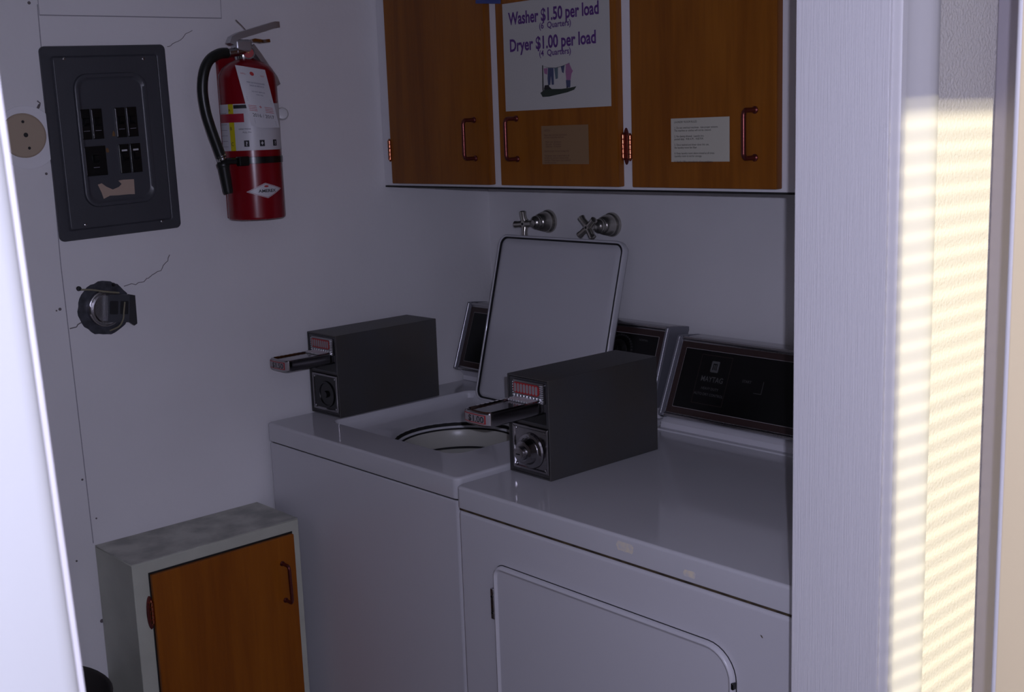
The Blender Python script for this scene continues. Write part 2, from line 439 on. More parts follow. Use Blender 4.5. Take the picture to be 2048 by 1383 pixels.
# ------------------------------------------------------------------ round outlet beside the panel
ro = empty('round_cover_outlet', (0, -1.140, 1.485), 0, 'round beige receptacle with three holes on a white disc left of the breaker panel', 'outlet')
bm = B(); lathe(bm, [(0, .058), (.002, .058), (.003, .0565)], (0, -1.134, 1.540), (1, 0, 0), 48); obj('cover_plate', bm, 'plate_white', ro)
bm = B(); lathe(bm, [(0.002, .0405), (.009, .0405), (.0105, .039), (.011, .036)], (0, -1.1415, 1.5435), (1, 0, 0), 40); obj('receptacle_face', bm, 'outlet_beige', ro)
for dy, dz, r in ((0.0, .0005, .0042), (-.003, .0245, .0027), (.004, -.0235, .0027)):
    bm = B(); lathe(bm, [(0, r), (.0006, r)], (.0108, -1.1395 + dy, 1.544 + dz), (1, 0, 0), 16); obj('hole', bm, 'black_matte', ro)

# ------------------------------------------------------------------ broken-out round box with an outlet hanging in it
rb = empty('wall_junction_box', (0, -1.018, 1.155), 0, 'broken round metal junction box with a loose dark receptacle and wires, under the breaker panel', 'electrical box')
bm = B()
pr = [(.0535 * (1 + random.uniform(-.03, .03)) * math.cos(a), .0535 * (1 + random.uniform(-.03, .03)) * math.sin(a)) for a in [2 * PI * k / 40 for k in range(40)]]
nest(bm, [[(.0003, -1.018 + a * s, 1.206 + b * s) for a, b in pr] for s in (1.0,)] + [[(.0015, -1.018 + a * s, 1.206 + b * s) for a, b in pr] for s in (.99, .95)])
obj('box_back', bm, mat('box_dirt', (0.085, 0.088, 0.105), .45, metal=.4, var=.5, vscale=60), rb)
for r0, x in ((.034, .010), (.028, .018)):
    bm = B(); P = [(.001 + x, -1.020 + r0 * math.cos(a), 1.206 + r0 * 1.05 * math.sin(a)) for a in [2 * PI * k / 40 for k in range(40)]]
    nest(bm, [[(p[0] - x, p[1], p[2]) for p in P], P, [(p[0] + .002, -1.020 + (p[1] + 1.020) * .93, 1.206 + (p[2] - 1.206) * .93) for p in P]])
    obj('metal_ring', bm, 'chrome_worn', rb)
bm = B()
f = lambda u, v, x: (x, -1.004 + u * math.cos(-.12) - v * math.sin(-.12), 1.206 + u * math.sin(-.12) + v * math.cos(-.12))
nest(bm, [[(lambda c: (x, c[1] , c[2]))(f(u, v, x)) for u, v in rr(0, 0, .022, .027, .003, 4)] for x in (.008, .034)]); obj('receptacle_body', bm, 'panel_grey', rb)
bm = B(); 
for du in (-.010, .011):
    nest(bm, [[f(u, v, x) for u, v in rr(du, .002, .008, .013, .002, 4)] for x in (.034, .0355)])
obj('receptacle_face', bm, 'black_matte', rb)
bm = B(); nest(bm, [[f(u, v, x) for u, v in ((.021, .028), (.034, .026), (.040, -.030), (.034, -.034), (.021, -.026))] for x in (.026, .032)]); obj('mounting_ear', bm, 'box_face', rb)
bm = B(); tube(bm, spline([(.006, -1.064, 1.248), (.012, -1.045, 1.246), (.018, -1.02, 1.240), (.03, -.998, 1.236)]), .0018, 8); obj('wire', bm, 'wire_tan', rb)
bm = B(); tube(bm, spline([(.037, -.992, 1.218), (.040, -.997, 1.200), (.040, -1.0, 1.185), (.037, -1.008, 1.172), (.02, -1.02, 1.163)]), .0016, 8); obj('wire', bm, 'wire_tan', rb)
bm = B(); lathe(bm, [(0, .005), (.005, .004), (.006, .002)], (.001, -1.066, 1.250), (1, 0, 0), 10); obj('anchor_screw', bm, 'black_matte', rb)
bm = B(); lathe(bm, [(0, .004), (.005, .003), (.006, .002)], (.001, -.996, 1.250), (1, 0, 0), 10); obj('anchor_screw', bm, 'black_matte', rb)

# ------------------------------------------------------------------ fire extinguisher
EX, EY, ER = 0.072, -0.7045, 0.0585
fe = empty('fire_extinguisher', (EX, EY, 1.358), 0, 'red fire extinguisher with black hose and white label hanging on the left wall', 'fire extinguisher')
bm = B(); lathe(bm, [(1.360, ER - .004), (1.362, ER - .001), (1.366, ER), (1.640, ER), (1.652, ER - .002), (1.664, ER - .009), (1.673, ER - .020), (1.678, ER - .032), (1.681, .020), (1.683, .016)], (EX, EY, 0), (0, 0, 1), 64)
obj('cylinder', bm, 'ext_red', fe)
A0 = math.radians(-30.5)
def cyl(r):
    # u = angle right of the viewer's centre line in degrees, v = height
    return lambda u, v, w=0: (EX + (r + w) * math.cos(A0 + math.radians(u)), EY + (r + w) * math.sin(A0 + math.radians(u)), v)
def patch(name, u0, u1, v0, v1, m, dr=0.0004, par=None):
    b = B(); f = cyl(ER); n = max(2, int((u1 - u0) / 4))
    quad(b, f, u0, v0, u1, v1, dr, n); return obj(name, b, m, par or fe)
lab = patch('label', -85, 100, 1.500, 1.592, 'label_white', .0004)
patch('label_stripe', -45, -33, 1.500, 1.592, 'label_yellow', .0007, lab)
patch('label_band', -85, -12, 1.556, 1.573, 'label_red', .0010, lab)
patch('label_heading', -32, 8, 1.583, 1.590, 'ink_black', .0008, lab)
def ctext(b, s, u, v, size, xs=1.0):
    f = cyl(ER)
    text(b, s, lambda a, c, w: f(u + math.degrees(a / ER), v + c, .0011), size, xs)
bm = B(); ctext(bm, 'C', -40, 1.510, .010); ctext(bm, 'B', -41, 1.541, .009); ctext(bm, 'A', -42, 1.577, .009)
ctext(bm, 'DIRECTIONS', -12, 1.541, .0042); ctext(bm, 'PULL PIN', -8, 1.5345, .0042)
for u in (-10, 20, 50):
    f = cyl(ER); 
    b2 = B(); quad(b2, lambda a, c, w: f(a, c, w + .0006), u - 5, 1.5075, u + 5, 1.520, .0003, 2); pg = obj('pictogram', b2, 'ink_black', lab)
    b2 = B()
    if u == 20:
        nest(b2, [[f(u + 3.2 * x_, 1.5138 + .0045 * y_, w_) for x_, y_ in ((0, 1), (.3, .3), (1, 0), (.3, -.3), (0, -1), (-.3, -.3), (-1, 0), (-.3, .3))] for w_ in (.0009, .0013)])
    else:
        text(b2, '?', lambda a, c, w: f(u + math.degrees(a / ER), 1.5095 + c, .0014), .011, bold=.0003)
    bmesh.ops.translate(b2, vec=(0, 0, 0), verts=b2.verts); obj('pictogram', b2, 'label_white', lab)
obj('label_print', bm, 'ink_black', lab)
bm = B()
for k in range(7):
    quad(bm, lambda a, c, w: f(a, c, w + .0006), -78, 1.508 + k * .011, -52, 1.5088 + k * .011, .0002, 3)
obj('label_small_print', bm, 'ink_grey', lab)
# diamond badge
bm = B(); dia = [(-18, 1.4175), (20, 1.4345), (60, 1.4215), (24, 1.4035)]
def sub(pts, n=8):
    o = []
    for p, q in zip(pts, pts[1:] + pts[:1]):
        for i in range(n): o.append((p[0] + (q[0] - p[0]) * i / n, p[1] + (q[1] - p[1]) * i / n))
    return o
def grid_dia(bm, scale, w):
    # fill the diamond as vertical strips so it follows the cylinder
    cu, cv = 21, 1.419
    N = 24; top = []; bot = []
    for i in range(N + 1):
        u = -18 + 78 * i / N
        if u <= 20: t = 1.4175 + (1.4345 - 1.4175) * (u + 18) / 38
        else: t = 1.4345 + (1.4215 - 1.4345) * (u - 20) / 40
        if u <= 24: b_ = 1.4175 + (1.4035 - 1.4175) * (u + 18) / 42
        else: b_ = 1.4035 + (1.4215 - 1.4035) * (u - 24) / 36
        uu = cu + (u - cu) * scale
        top.append(bm.verts.new(f(uu, cv + (t - cv) * scale, w))); bot.append(bm.verts.new(f(uu, cv + (b_ - cv) * scale, w)))
    for i in range(N):
        try: bm.faces.new((bot[i], bot[i + 1], top[i + 1], top[i]))
        except ValueError: pass
for s, w_, m_, nm in ((1.0, .0005, 'label_white', 'badge'), (.93, .0007, 'label_red', 'badge_outline'), (.88, .0009, 'label_white', 'badge_field')):
    b = B(); grid_dia(b, s, w_); bd = obj(nm, b, m_, fe if nm == 'badge' else bd0)
    if nm == 'badge': bd0 = bd
bm = B(); text(bm, 'AMEREX', lambda a, c, w: f(24 + math.degrees(a / ER), 1.4155 + c, .0012), .0085, 1.15, bold=.0002); obj('badge_lettering', bm, 'ink_black', bd0)
bm = B(); nest(bm, [[f(22 + 4.5 * math.cos(a), 1.4275 + .002 * math.sin(a), w) for a in [2 * PI * k / 16 for k in range(16)]] for w in (.0008, .0012)]); obj('badge_crown', bm, 'ink_red', bd0)
# strap
bm = B(); P = [cyl(ER + .0015)(u, 0) for u in range(-180, 180, 6)]
nest(bm, [[(EX + (p[0] - EX) * s, EY + (p[1] - EY) * s, z) for p in P] for s, z in ((.985, 1.4735), (1.0, 1.474), (1.0, 1.4865), (.985, 1.487))], False, False)
obj('strap', bm, 'black', fe)
bm = B(); box(bm, (EX + .038, EY - .062, 1.470), (EX + .054, EY - .040, 1.489), .002); obj('strap_buckle', bm, 'black', fe)
bm = B(); box(bm, (0.0005, EY - .03, 1.36), (.0135, EY + .03, 1.70), .002); obj('wall_bracket', bm, 'ext_red', fe)
# valve
bm = B()
lathe(bm, [(1.680, .016), (1.684, .0175), (1.690, .0175), (1.692, .0145), (1.712, .0135), (1.716, .011), (1.718, .008)], (EX, EY - .006, 0), (0, 0, 1), 24)
obj('valve', bm, 'chrome', fe)
bm = B(); lathe(bm, [(0, .0075), (.018, .0075), (.018, .0090), (.022, .0090), (.022, .0085), (.040, .0085), (.042, .007)], (EX + .014, EY - .012, 1.697), (.2, -1, -.15), 20); obj('hose_coupling', bm, 'chrome_worn', fe)
bm = B(); lathe(bm, [(0, .0125), (.006, .0135), (.009, .013), (.009, .0105)], (EX + .012, EY + .0, 1.692), (.86, -.5, .1), 28); obj('gauge', bm, 'chrome', fe)
g = bpy.context.scene.objects['gauge']
bm = B(); lathe(bm, [(.0085, .0105), (.0100, .0100)], (EX + .012, EY + .0, 1.692), (.86, -.5, .1), 28); obj('gauge_dial', bm, 'gauge_red', g)
bm = B(); lathe(bm, [(.0100, .0012), (.0108, .0012)], (EX + .012, EY + .0, 1.692), (.86, -.5, .1), 10); obj('gauge_hub', bm, 'label_yellow', g)
# carry handle (upper) and lever (lower); both run along the wall toward the corner
def lever(pts, w0, w1, th, name, m):
    b = B(); P = [Vector((EX + .012, y, z)) for y, z in pts]; L = []
    for i, p in enumerate(P):
        d = (P[min(i + 1, len(P) - 1)] - P[max(i - 1, 0)]).normalized(); nn = Vector((0, -d.z, d.y)) * th
        ww = w0 + (w1 - w0) * i / (len(P) - 1)
        if i == len(P) - 1: ww *= .6
        X = Vector((ww, 0, 0))
        L.append([p - X - nn * .4, p - X * .8 + nn, p + X * .8 + nn, p + X - nn * .4, p + X * .7 - nn * .2, p - X * .7 - nn * .2])
    nest(b, L); return obj(name, b, m, fe)
lever([(-.742, 1.708), (-.738, 1.718), (-.725, 1.724), (-.700, 1.731), (-.668, 1.740), (-.640, 1.748), (-.630, 1.748)], .011, .009, .0085, 'discharge_lever', 'steel')
lever([(-.712, 1.700), (-.705, 1.713), (-.690, 1.717), (-.672, 1.715), (-.654, 1.717)], .009, .006, .0045, 'carry_handle', 'chrome')
lever([(-.700, 1.705), (-.688, 1.690), (-.670, 1.665), (-.652, 1.642), (-.645, 1.628)], .008, .009, .0085, 'grip_handle', 'steel')
bm = B(); box(bm, (EX + .000, -.738, 1.694), (EX + .024, -.700, 1.719), .006, 3); obj('valve_head', bm, 'steel', fe)
bm = B(); tube(bm, [(EX + .012, -.728, 1.757), (EX + .012, -.714, 1.745), (EX + .012, -.700, 1.731)], .0008, 6); obj('pull_pin', bm, 'chrome_worn', fe)
hp = spline([(.092, -.757, 1.692), (.092, -.775, 1.690), (.092, -.797, 1.678), (.092, -.811, 1.655), (.091, -.817, 1.620), (.091, -.814, 1.580), (.092, -.806, 1.545), (.093, -.796, 1.512), (.094, -.789, 1.488)])
bm = B(); tube(bm, hp, .0103, 14); obj('hose', bm, 'rubber', fe)
bm = B(); lathe(bm, [(0, .0095), (.004, .0105), (.006, .0095), (.010, .0105), (.012, .0095), (.018, .0095)], (.094, -.7905, 1.495), (0, .25, -1), 20); obj('nozzle_collar', bm, 'chrome', fe)
bm = B(); lathe(bm, [(0, .0105), (.004, .0130), (.008, .0130), (.012, .0115), (.060, .0100), (.064, .0090)], (.094, -.787, 1.480), (0, .12, -1), 20); obj('nozzle', bm, 'rubber', fe)
bm = B(); tube(bm, [(.098, -.794, 1.478), (.105, -.775, 1.480), (.115, -.755, 1.480)], .006, 8); obj('hose_clip', bm, 'black', fe)
bm = B(); lathe(bm, [(-.004, .006), (0, .0125), (.005, .0135), (.009, .011), (.010, .006)], (.034, -.605, 1.572), (.85, -.4, .1), 24)
solo('round_hook_cap', bm, 'white_plastic', 'small round white knob on the wall just right of the fire extinguisher', 'knob', origin=(.034, -.605, 1.572))
# inspection tag
tg = empty('inspection_tag', (.135, -.70, 1.545), 0, 'white paper inspection tag hanging from the neck of the red fire extinguisher', 'tag')
TL, TR, BR, BL = Vector((.118, -.757, 1.667)), Vector((.133, -.699, 1.657)), Vector((.139, -.678, 1.543)), Vector((.127, -.736, 1.552))
def tf(u, v, w=0):
    a = BL.lerp(BR, u); b = TL.lerp(TR, u); p = a.lerp(b, v)
    n = Vector((.86, -.5, 0)); return p + n * (w + .004 * math.sin(PI * v) * (1 - .0 * u) + .004 * math.sin(PI * u))
bm = B()
NU, NV = 8, 12
out = []
vv = [[[bm.verts.new(tf(min(u / NU, 1), v / NV + (0.05 * (1 - abs(u / NU - .35) / .65) * -1 if v == 0 else 0), w)) for v in range(NV + 1)] for u in range(NU + 1)] for w in (0, .0005)]
for k in range(2):
    for i in range(NU):
        for j in range(NV): bm.faces.new((vv[k][i][j], vv[k][i + 1][j], vv[k][i + 1][j + 1], vv[k][i][j + 1]))
for i in range(NU):
    bm.faces.new((vv[0][i][0], vv[0][i + 1][0], vv[1][i + 1][0], vv[1][i][0])); bm.faces.new((vv[0][i][NV], vv[0][i + 1][NV], vv[1][i + 1][NV], vv[1][i][NV]))
for j in range(NV):
    bm.faces.new((vv[0][0][j], vv[0][0][j + 1], vv[1][0][j + 1], vv[1][0][j])); bm.faces.new((vv[0][NU][j], vv[0][NU][j + 1], vv[1][NU][j + 1], vv[1][NU][j]))
tc_ = obj('tag_card', bm, 'label_white', tg)
def tt(b, s, u, v, size, xs=1): text(b, s, lambda a, c, w: tf(u + a / .062, v + c / .113, .0010), size, xs)
bm = B(); tt(bm, 'FIRE EXTINGUISHER', .55, .72, .0042); tt(bm, 'SALES & SERVICE', .56, .67, .0042); tt(bm, 'DO NOT REMOVE', .56, .57, .0034); tt(bm, 'THIS TAG', .58, .52, .0034)
for k in range(3): quad(bm, lambda a, c, w: tf(a, c, w + .0006), .1, .47 - k * .03, .92, .474 - k * .03, .0002)
obj('print', bm, 'ink_blue', tc_)
bm = B(); tt(bm, '2016 / 2017', .52, .14, .0095); obj('print', bm, 'ink_black', tc_)
bm = B(); nest(bm, [[tf(.5 + .07 * math.cos(a), .89 + .035 * math.sin(a), w) for a in [2 * PI * k / 14 for k in range(14)]] for w in (.0006, .0010)])
tt(bm, '+', .50, .285, .012); tt(bm, 'REFILL', .20, .86, .004); tt(bm, 'TEST', .84, .86, .004)
for k in range(4):
    quad(bm, lambda a, c, w: tf(a, c, w + .0006), .08, .24 + k * .028, .36, .248 + k * .028, .0002); quad(bm, lambda a, c, w: tf(a, c, w + .0006), .64, .24 + k * .028, .92, .248 + k * .028, .0002)
obj('print', bm, 'ink_red', tc_)
bm = B()
for k in range(4): quad(bm, lambda a, c, w: tf(a, c, w + .0006), .16, .03 + k * .022, .92, .036 + k * .022, .0002)
obj('print', bm, 'ink_grey', tc_)

# ------------------------------------------------------------------ cupboards
def pull(name, parent, m, p0, p1, out, r=.0042, flat=True):
    """C-shaped bar pull: p0/p1 = feet, out = vector from the door to the bar"""
    p0, p1, out = Vector(p0), Vector(p1), Vector(out)
    b = B(); ax = (p1 - p0).normalized()
    pts = [p0, p0 + out * .82, p0 + out * .95 + ax * .003, p0 + out + ax * .008, p1 + out - ax * .008, p1 + out * .95 - ax * .003, p1 + out * .82, p1]
    tube(b, pts, r, 10)
    for p in (p0, p1): lathe(b, [(0, r * 1.5), (.002, r * 1.5), (.004, r)], p, out, 14)
    return obj(name, b, m, parent)

def hinge_plate(parent, c, up, side, nrm, hl, hw, knuckle, kd=.0035):
    """oval leaf with a barrel"""
    c, up, side, nrm = Vector(c), Vector(up), Vector(side), Vector(nrm)
    b = B(); n = 28
    def ring(s, w): return [c + side * (hw * s * math.cos(2 * PI * k / n)) + up * (hl * s * math.sin(2 * PI * k / n)) + nrm * w for k in range(n)]
    nest(b, [ring(1, 0), ring(1, .001), ring(.85, .002)])
    h = obj('hinge', b, 'dark_copper', parent)
    b = B(); k0 = c + side * knuckle + nrm * kd
    L = hl * .64
    prof = [(-L - .004, .0015), (-L, .0032)]
    for i in range(5):
        z0 = -L + 2 * L * i / 5; z1 = -L + 2 * L * (i + 1) / 5
        prof += [(z0 + .0008, .0044), (z1 - .0008, .0044), (z1, .0034)]
    prof += [(L + .004, .0015)]
    lathe(b, prof, k0, up, 14); obj('barrel', b, 'copper', h)
    return h

uc = empty('wall_cupboard', (0.74, 0, 1.405), 0, 'white wall cupboard with three reddish wood doors above the washer and dryer', 'cupboard')
bm = B(); box(bm, (0.001, -.32, 1.405), (1.486, -.001, 2.15), .0015, 1)
obj('carcass', bm, 'cabinet_paint', uc)
bm = B(); box(bm, (0.002, -.3195, 1.4015), (1.485, -.004, 1.4050)); obj('under_shadow_strip', bm, 'dark_gap_and_shade', uc)  # dark strip painting the shadow line below the cupboard
doors = []
for x0, x1 in ((.053, .388), (.4235, .748), (.782, 1.097), (1.132, 1.46)):
    bm = B(); box(bm, (x0, -.338, 1.411), (x1, -.3202, 2.10), .002, 2)
    d = obj('door', bm, 'cherry_wood', uc); doors.append(d)
pull('handle', doors[0], 'dark_copper', (.347, -.338, 1.466), (.347, -.338, 1.545), (-.001, -.030, 0))
pull('handle', doors[1], 'dark_copper', (.476, -.338, 1.464), (.476, -.338, 1.544), (-.001, -.030, 0))
pull('handle', doors[2], 'dark_copper', (1.055, -.338, 1.463), (1.055, -.338, 1.541), (-.001, -.030, 0))
pull('handle', doors[3], 'dark_copper', (1.17, -.338, 1.463), (1.17, -.338, 1.541), (-.001, -.030, 0))
hinge_plate(doors[0], (.049, -.3205, 1.486), (0, 0, 1), (1, 0, 0), (0, -1, 0), .034, .0075, .004, .0195)
hinge_plate(doors[1], (.7545, -.3205, 1.485), (0, 0, 1), (1, 0, 0), (0, -1, 0), .034, .008, -.0045, .0050)
hinge_plate(doors[2], (.776, -.3205, 1.484), (0, 0, 1), (1, 0, 0), (0, -1, 0), .033, .0075, .0045, .0195)

# papers on the doors
def paper(name, x0, x1, z0, z1, m, label, cat, y=-.3385, tilt=0):
    e = empty(name, ((x0 + x1) / 2, y, z0), 0, label, cat)
    b = B(); box(b, (x0, y - .0006, z0), (x1, y, z1)); c = obj('sheet', b, m, e)
    return e
sg = paper('price_sign', .447, .735, 1.559, 1.768, 'paper', 'large white laundry price sign with purple lettering on the middle cupboard door', 'sign')
sf = lambda x0, z0: (lambda u, v, w: (x0 + u, -.3392 - w, z0 + v))
bm = B()
text(bm, 'Washer $1.50 per load', sf(.4645, 1.7265), .0330, .79, 'LEFT', bold=.0009)
text(bm, 'Dryer $1.00 per load', sf(.4645, 1.6750), .0330, .83, 'LEFT', bold=.0009)
text(bm, '(6  Quarters)', sf(.594, 1.7120), .0160, 1.0, bold=.0003)
text(bm, '(4  Quarters)', sf(.592, 1.6605), .0160, 1.0, bold=.0003)
obj('lettering', bm, 'ink_purple', sg)
sx, sz = .553, 1.587
F = lambda u, v, w=0: (sx + u, -.3392 - w, sz + v)
def pic(pts, m, nm, w=.0003):
    b = B(); nest(b, [[F(u, v, 0) for u, v in pts], [F(u, v, w) for u, v in pts]]); return obj(nm, b, m, sg)
pic([(-.004, .004), (.004, .008), (.012, .012), (.022, .014), (.028, .010), (.055, .009), (.075, .010), (.094, .012), (.088, .006), (.070, .002), (.045, -.001), (.02, -.004), (.002, -.004)], 'ink_green', 'printed_grass')
pic([(.002, .008), (.003, .056), (.0055, .056), (.005, .008)], 'ink_black', 'printed_post')
pic([(.068, .010), (.075, .056), (.0775, .056), (.0715, .010)], 'ink_black', 'printed_post', .0002)
pic([(.004, .0545), (.02, .051), (.04, .0495), (.06, .052), (.075, .056), (.06, .0512), (.04, .0487), (.02, .0502)], 'ink_black', 'printed_line')
pic([(.007, .050), (.018, .050), (.016, .038), (.009, .040)], 'ink_pink', 'printed_shirt')
pic([(.019, .050), (.034, .049), (.034, .018), (.028, .018), (.0265, .036), (.024, .018), (.018, .018), (.017, .03)], 'ink_blue', 'printed_trousers')
pic([(.036, .049), (.046, .050), (.045, .029), (.039, .028)], 'ink_teal', 'printed_shirt')
pic([(.054, .051), (.064, .053), (.061, .038), (.057, .040)], 'ink_blue', 'printed_shirt')
pic([(.068, .054), (.076, .056), (.083, .044), (.086, .041), (.082, .036), (.079, .024), (.068, .025), (.0665, .04)], 'ink_pink', 'printed_figure', .0005)
pic([(.067, .025), (.079, .024), (.078, .012), (.074, .010), (.071, .014), (.068, .010)], 'ink_blue', 'printed_figure_skirt', .0005)
pic([(.006, .010), (.009, .018), (.020, .018), (.023, .010)], 'ink_black', 'printed_basket', .0005)

n1 = paper('typed_note', .548, .675, 1.4535, 1.5275, 'paper_aged', 'small yellowed typed note stuck under the price sign on the middle door', 'note')
bm = B()
text(bm, 'NOTICE:\n\nPlease clean machines and remove\nlint from dryer after each use\n\n   Wash cycle  28 minutes\n   Dry cycle   45 minutes\n   Cold rinse  12 minutes\n\nUse the proper amount of soap only\n\nThe laundry room is open daily to all\ntenants. Do not leave clothes in the\nmachines. Please report any trouble to\nthe office at once.', sf(.555, 1.517), .0048, .95, 'LEFT', line=.92)
obj('typing', bm, 'ink_brown', n1)
n2 = paper('typed_rules', .8765, 1.0035, 1.4570, 1.5320, 'paper_cream', 'white typed rules card on the right-hand cupboard door', 'note')
bm = B()
text(bm, 'LAUNDRY ROOM RULES\n\n1. Do not overload machines.  Use proper amount.\nThe machine or clothes will not be cleaned.\n\n2. No dyeing allowed.  Laundry hrs.\nposted daily:  9:00 A.M. - 9:00 P.M.\n\n3. Once washed and dryer close this use,\nthe laundry room lint filter.\n\n4. Keep laundry room doors closed at all times\nLaundry room is not for storage.\n\n5. Notify Office immediately of any problems.', sf(.884, 1.524), .0050, .92, 'LEFT', line=.98)
obj('typing', bm, 'ink_black', n2)
bm = B(); t = bmesh.new(); box(t, (-.040, -.0010, -.006), (.036, 0, .012), .0004, 1)
merge(bm, t, Matrix.Translation((.408, -.339, 1.779)) @ Matrix.Rotation(.10, 4, 'Y'))
solo('blue_label', bm, 'blue_tape', 'dark blue label strip at the top left corner of the price sign', 'label', origin=(.408, -.339, 1.779))

lc = empty('low_cupboard', (.084, -.90, 0), 0, 'low white painted cupboard with one orange wood door against the left wall', 'cupboard')
bm = B(); box(bm, (.001, -1.086, .0), (.166, -.7155, .7335), .0015, 1); obj('carcass', bm, 'lowcab_paint', lc)
bm = B(); box(bm, (.001, -1.086, .7335), (.166, -.7155, .7355), .0008, 1); obj('top', bm, 'lowcab_top', lc, label='dirty greyish top')
bm = B(); box(bm, (.1665, -1.055, .06), (.1675, -.733, .711)); obj('door_gap', bm, 'dark_gap_and_shade', lc)
bm = B(); box(bm, (.1675, -1.053, .062), (.1775, -.735, .708), .002, 2); ld = obj('door', bm, 'cherry_low', lc)
pull('handle', ld, 'dark_copper', (.1775, -.766, .571), (.1775, -.768, .652), (.026, 0, 0), .0036)
hinge_plate(ld, (.1675, -1.0585, .632), (0, 0, 1), (0, 1, 0), (1, 0, 0), .034, .0075, .002)

# waste bin at the bottom left
bn = empty('waste_bin', (.180, -1.335, 0), 0, 'round brown-grey waste bin by the wall left of the low cupboard', 'bin')
bm = B(); lathe(bm, [(0, .125), (.003, .130), (.53, .165), (.538, .170), (.545, .171), (.548, .168), (.542, .164), (.50, .160), (.02, .122), (.018, .0)], (.180, -1.335, 0), (0, 0, 1), 48); obj('bin_body', bm, 'bin_brown', bn)

# ------------------------------------------------------------------ washer
ZT, XL, XR = 0.914, 0.019, 0.667
FY = -.690
wa = empty('washing_machine', (.343, -.36, 0), 0, 'white top-loading washing machine with its lid standing open, beside the left wall', 'washing machine')
N = 10
def L3(cx, cy, hx, hy, r, z, rs=None): return [(a, b, z) for a, b in rr(cx, cy, hx, hy, r, N, rs)]
wcx, wcy, whx, why = (XL + XR) / 2, (FY - .035) / 2, (XR - XL) / 2, (-.035 - FY) / 2
bm = B(); nest(bm, [L3(wcx, wcy, whx - .004, why - .005, .008, .03), L3(wcx, wcy, whx - .002, why - .003, .010, .034), L3(wcx, wcy, whx - .002, why - .003, .010, .866), L3(wcx, wcy, whx - .004, why - .005, .010, .8695), L3(wcx, wcy, whx - .03, why - .03, .010, .8695)], True, False); obj('cabinet', bm, 'enamel_side', wa)
bm = B(); nest(bm, [L3(wcx, wcy, whx - .006, why - .007, .010, .869), L3(wcx, wcy, whx - .006, why - .007, .010, .876), L3(wcx, wcy, whx - .02, why - .02, .010, .876)], False, False); obj('seam', bm, 'dark_gap_and_shade', wa)
ocx, ocy, ohx, ohy = .333, -.3905, .2085, .2005
wcx, wcy, whx, why = (XL + XR) / 2, (FY - .035) / 2, (XR - XL) / 2, (-.035 - FY) / 2
tz = ZT
loops = [L3(wcx, wcy, whx - .002, why - .002, .012, .8735), L3(wcx, wcy, whx, why, .014, .8755), L3(wcx, wcy, whx, why, .014, tz - .0055)]
for k in range(1, 5):
    a = PI / 2 * k / 4
    loops.append(L3(wcx, wcy, whx - .0055 * (1 - math.cos(a)), why - .0055 * (1 - math.cos(a)), .013, tz - .0055 + .0055 * math.sin(a)))
RS = (.03, .03, .022, .035)
loops.append(L3(ocx, ocy, ohx + .003, ohy + .003, .02, tz, [r + .003 for r in RS]))
loops.append(L3(ocx, ocy, ohx, ohy, .02, tz - .001, RS)); loops.append(L3(ocx, ocy, ohx - .002, ohy - .002, .02, tz - .007, RS)); loops.append(L3(ocx, ocy, ohx - .004, ohy - .004, .02, tz - .016, RS))
ccx, ccy = .327, -.402
# basin flares down to the round tub opening
rA = L3(ocx, ocy, ohx - .008, ohy - .008, .03, 0, RS); rC = L3(ccx, ccy, .140, .140, .140, 0)
for k in range(1, 9):
    t = k / 8; s = t; zz = tz - .022 - .018 * (t ** 0.9)
    loops.append([(a[0] + (c[0] - a[0]) * s, a[1] + (c[1] - a[1]) * s, zz) for a, c in zip(rA, rC)])
loops.append(L3(ccx, ccy, .1385, .1385, .1385, tz - .0415))
bm = B(); nest(bm, loops, False, False)
obj('top_deck', bm, 'enamel', wa, sharp=50)
def rings(prof, n=72): return [[(ccx + q * math.cos(2 * PI * k / n), ccy + q * math.sin(2 * PI * k / n), ZT + d) for k in range(n)] for d, q in prof]
bm = B(); nest(bm, rings([(-.070, .1365), (-.0505, .1362), (-.0480, .1350), (-.0480, .1325), (-.0500, .1312), (-.070, .1310)]), False, False)
obj('tub_ring', bm, 'enamel', wa)
bm = B(); nest(bm, rings([(-.070, .1292), (-.0575, .1290), (-.0555, .1275), (-.057, .1258), (-.070, .1225), (-.088, .1215), (-.094, .1235)]), False, False); obj('balance_ring', bm, 'drum', wa)
bm = B(); nest(bm, rings([(-.110, .165), (-.110, .20), (-.34, .20), (-.345, .06), (-.345, .001)]), False, True); obj('drum', bm, 'drum', wa)
bm = B(); nest(bm, rings([(-.094, .1235), (-.094, .166), (-.110, .166)]), False, False); obj('drum_gap', bm, 'dark_gap_and_shade', wa)
bm = B(); lathe(bm, [(-.345, .06), (-.30, .055), (-.18, .03), (-.17, .028)], (ccx, ccy, ZT), (0, 0, 1), 32); obj('agitator', bm, 'drum', wa)
bm = B(); nest(bm, rings([(-.0412, .1386), (-.0420, .1376), (-.072, .1376), (-.074, .1300), (-.0520, .1300)], 72), False, False); obj('tub_gasket', bm, 'dark_gap_and_shade', wa)

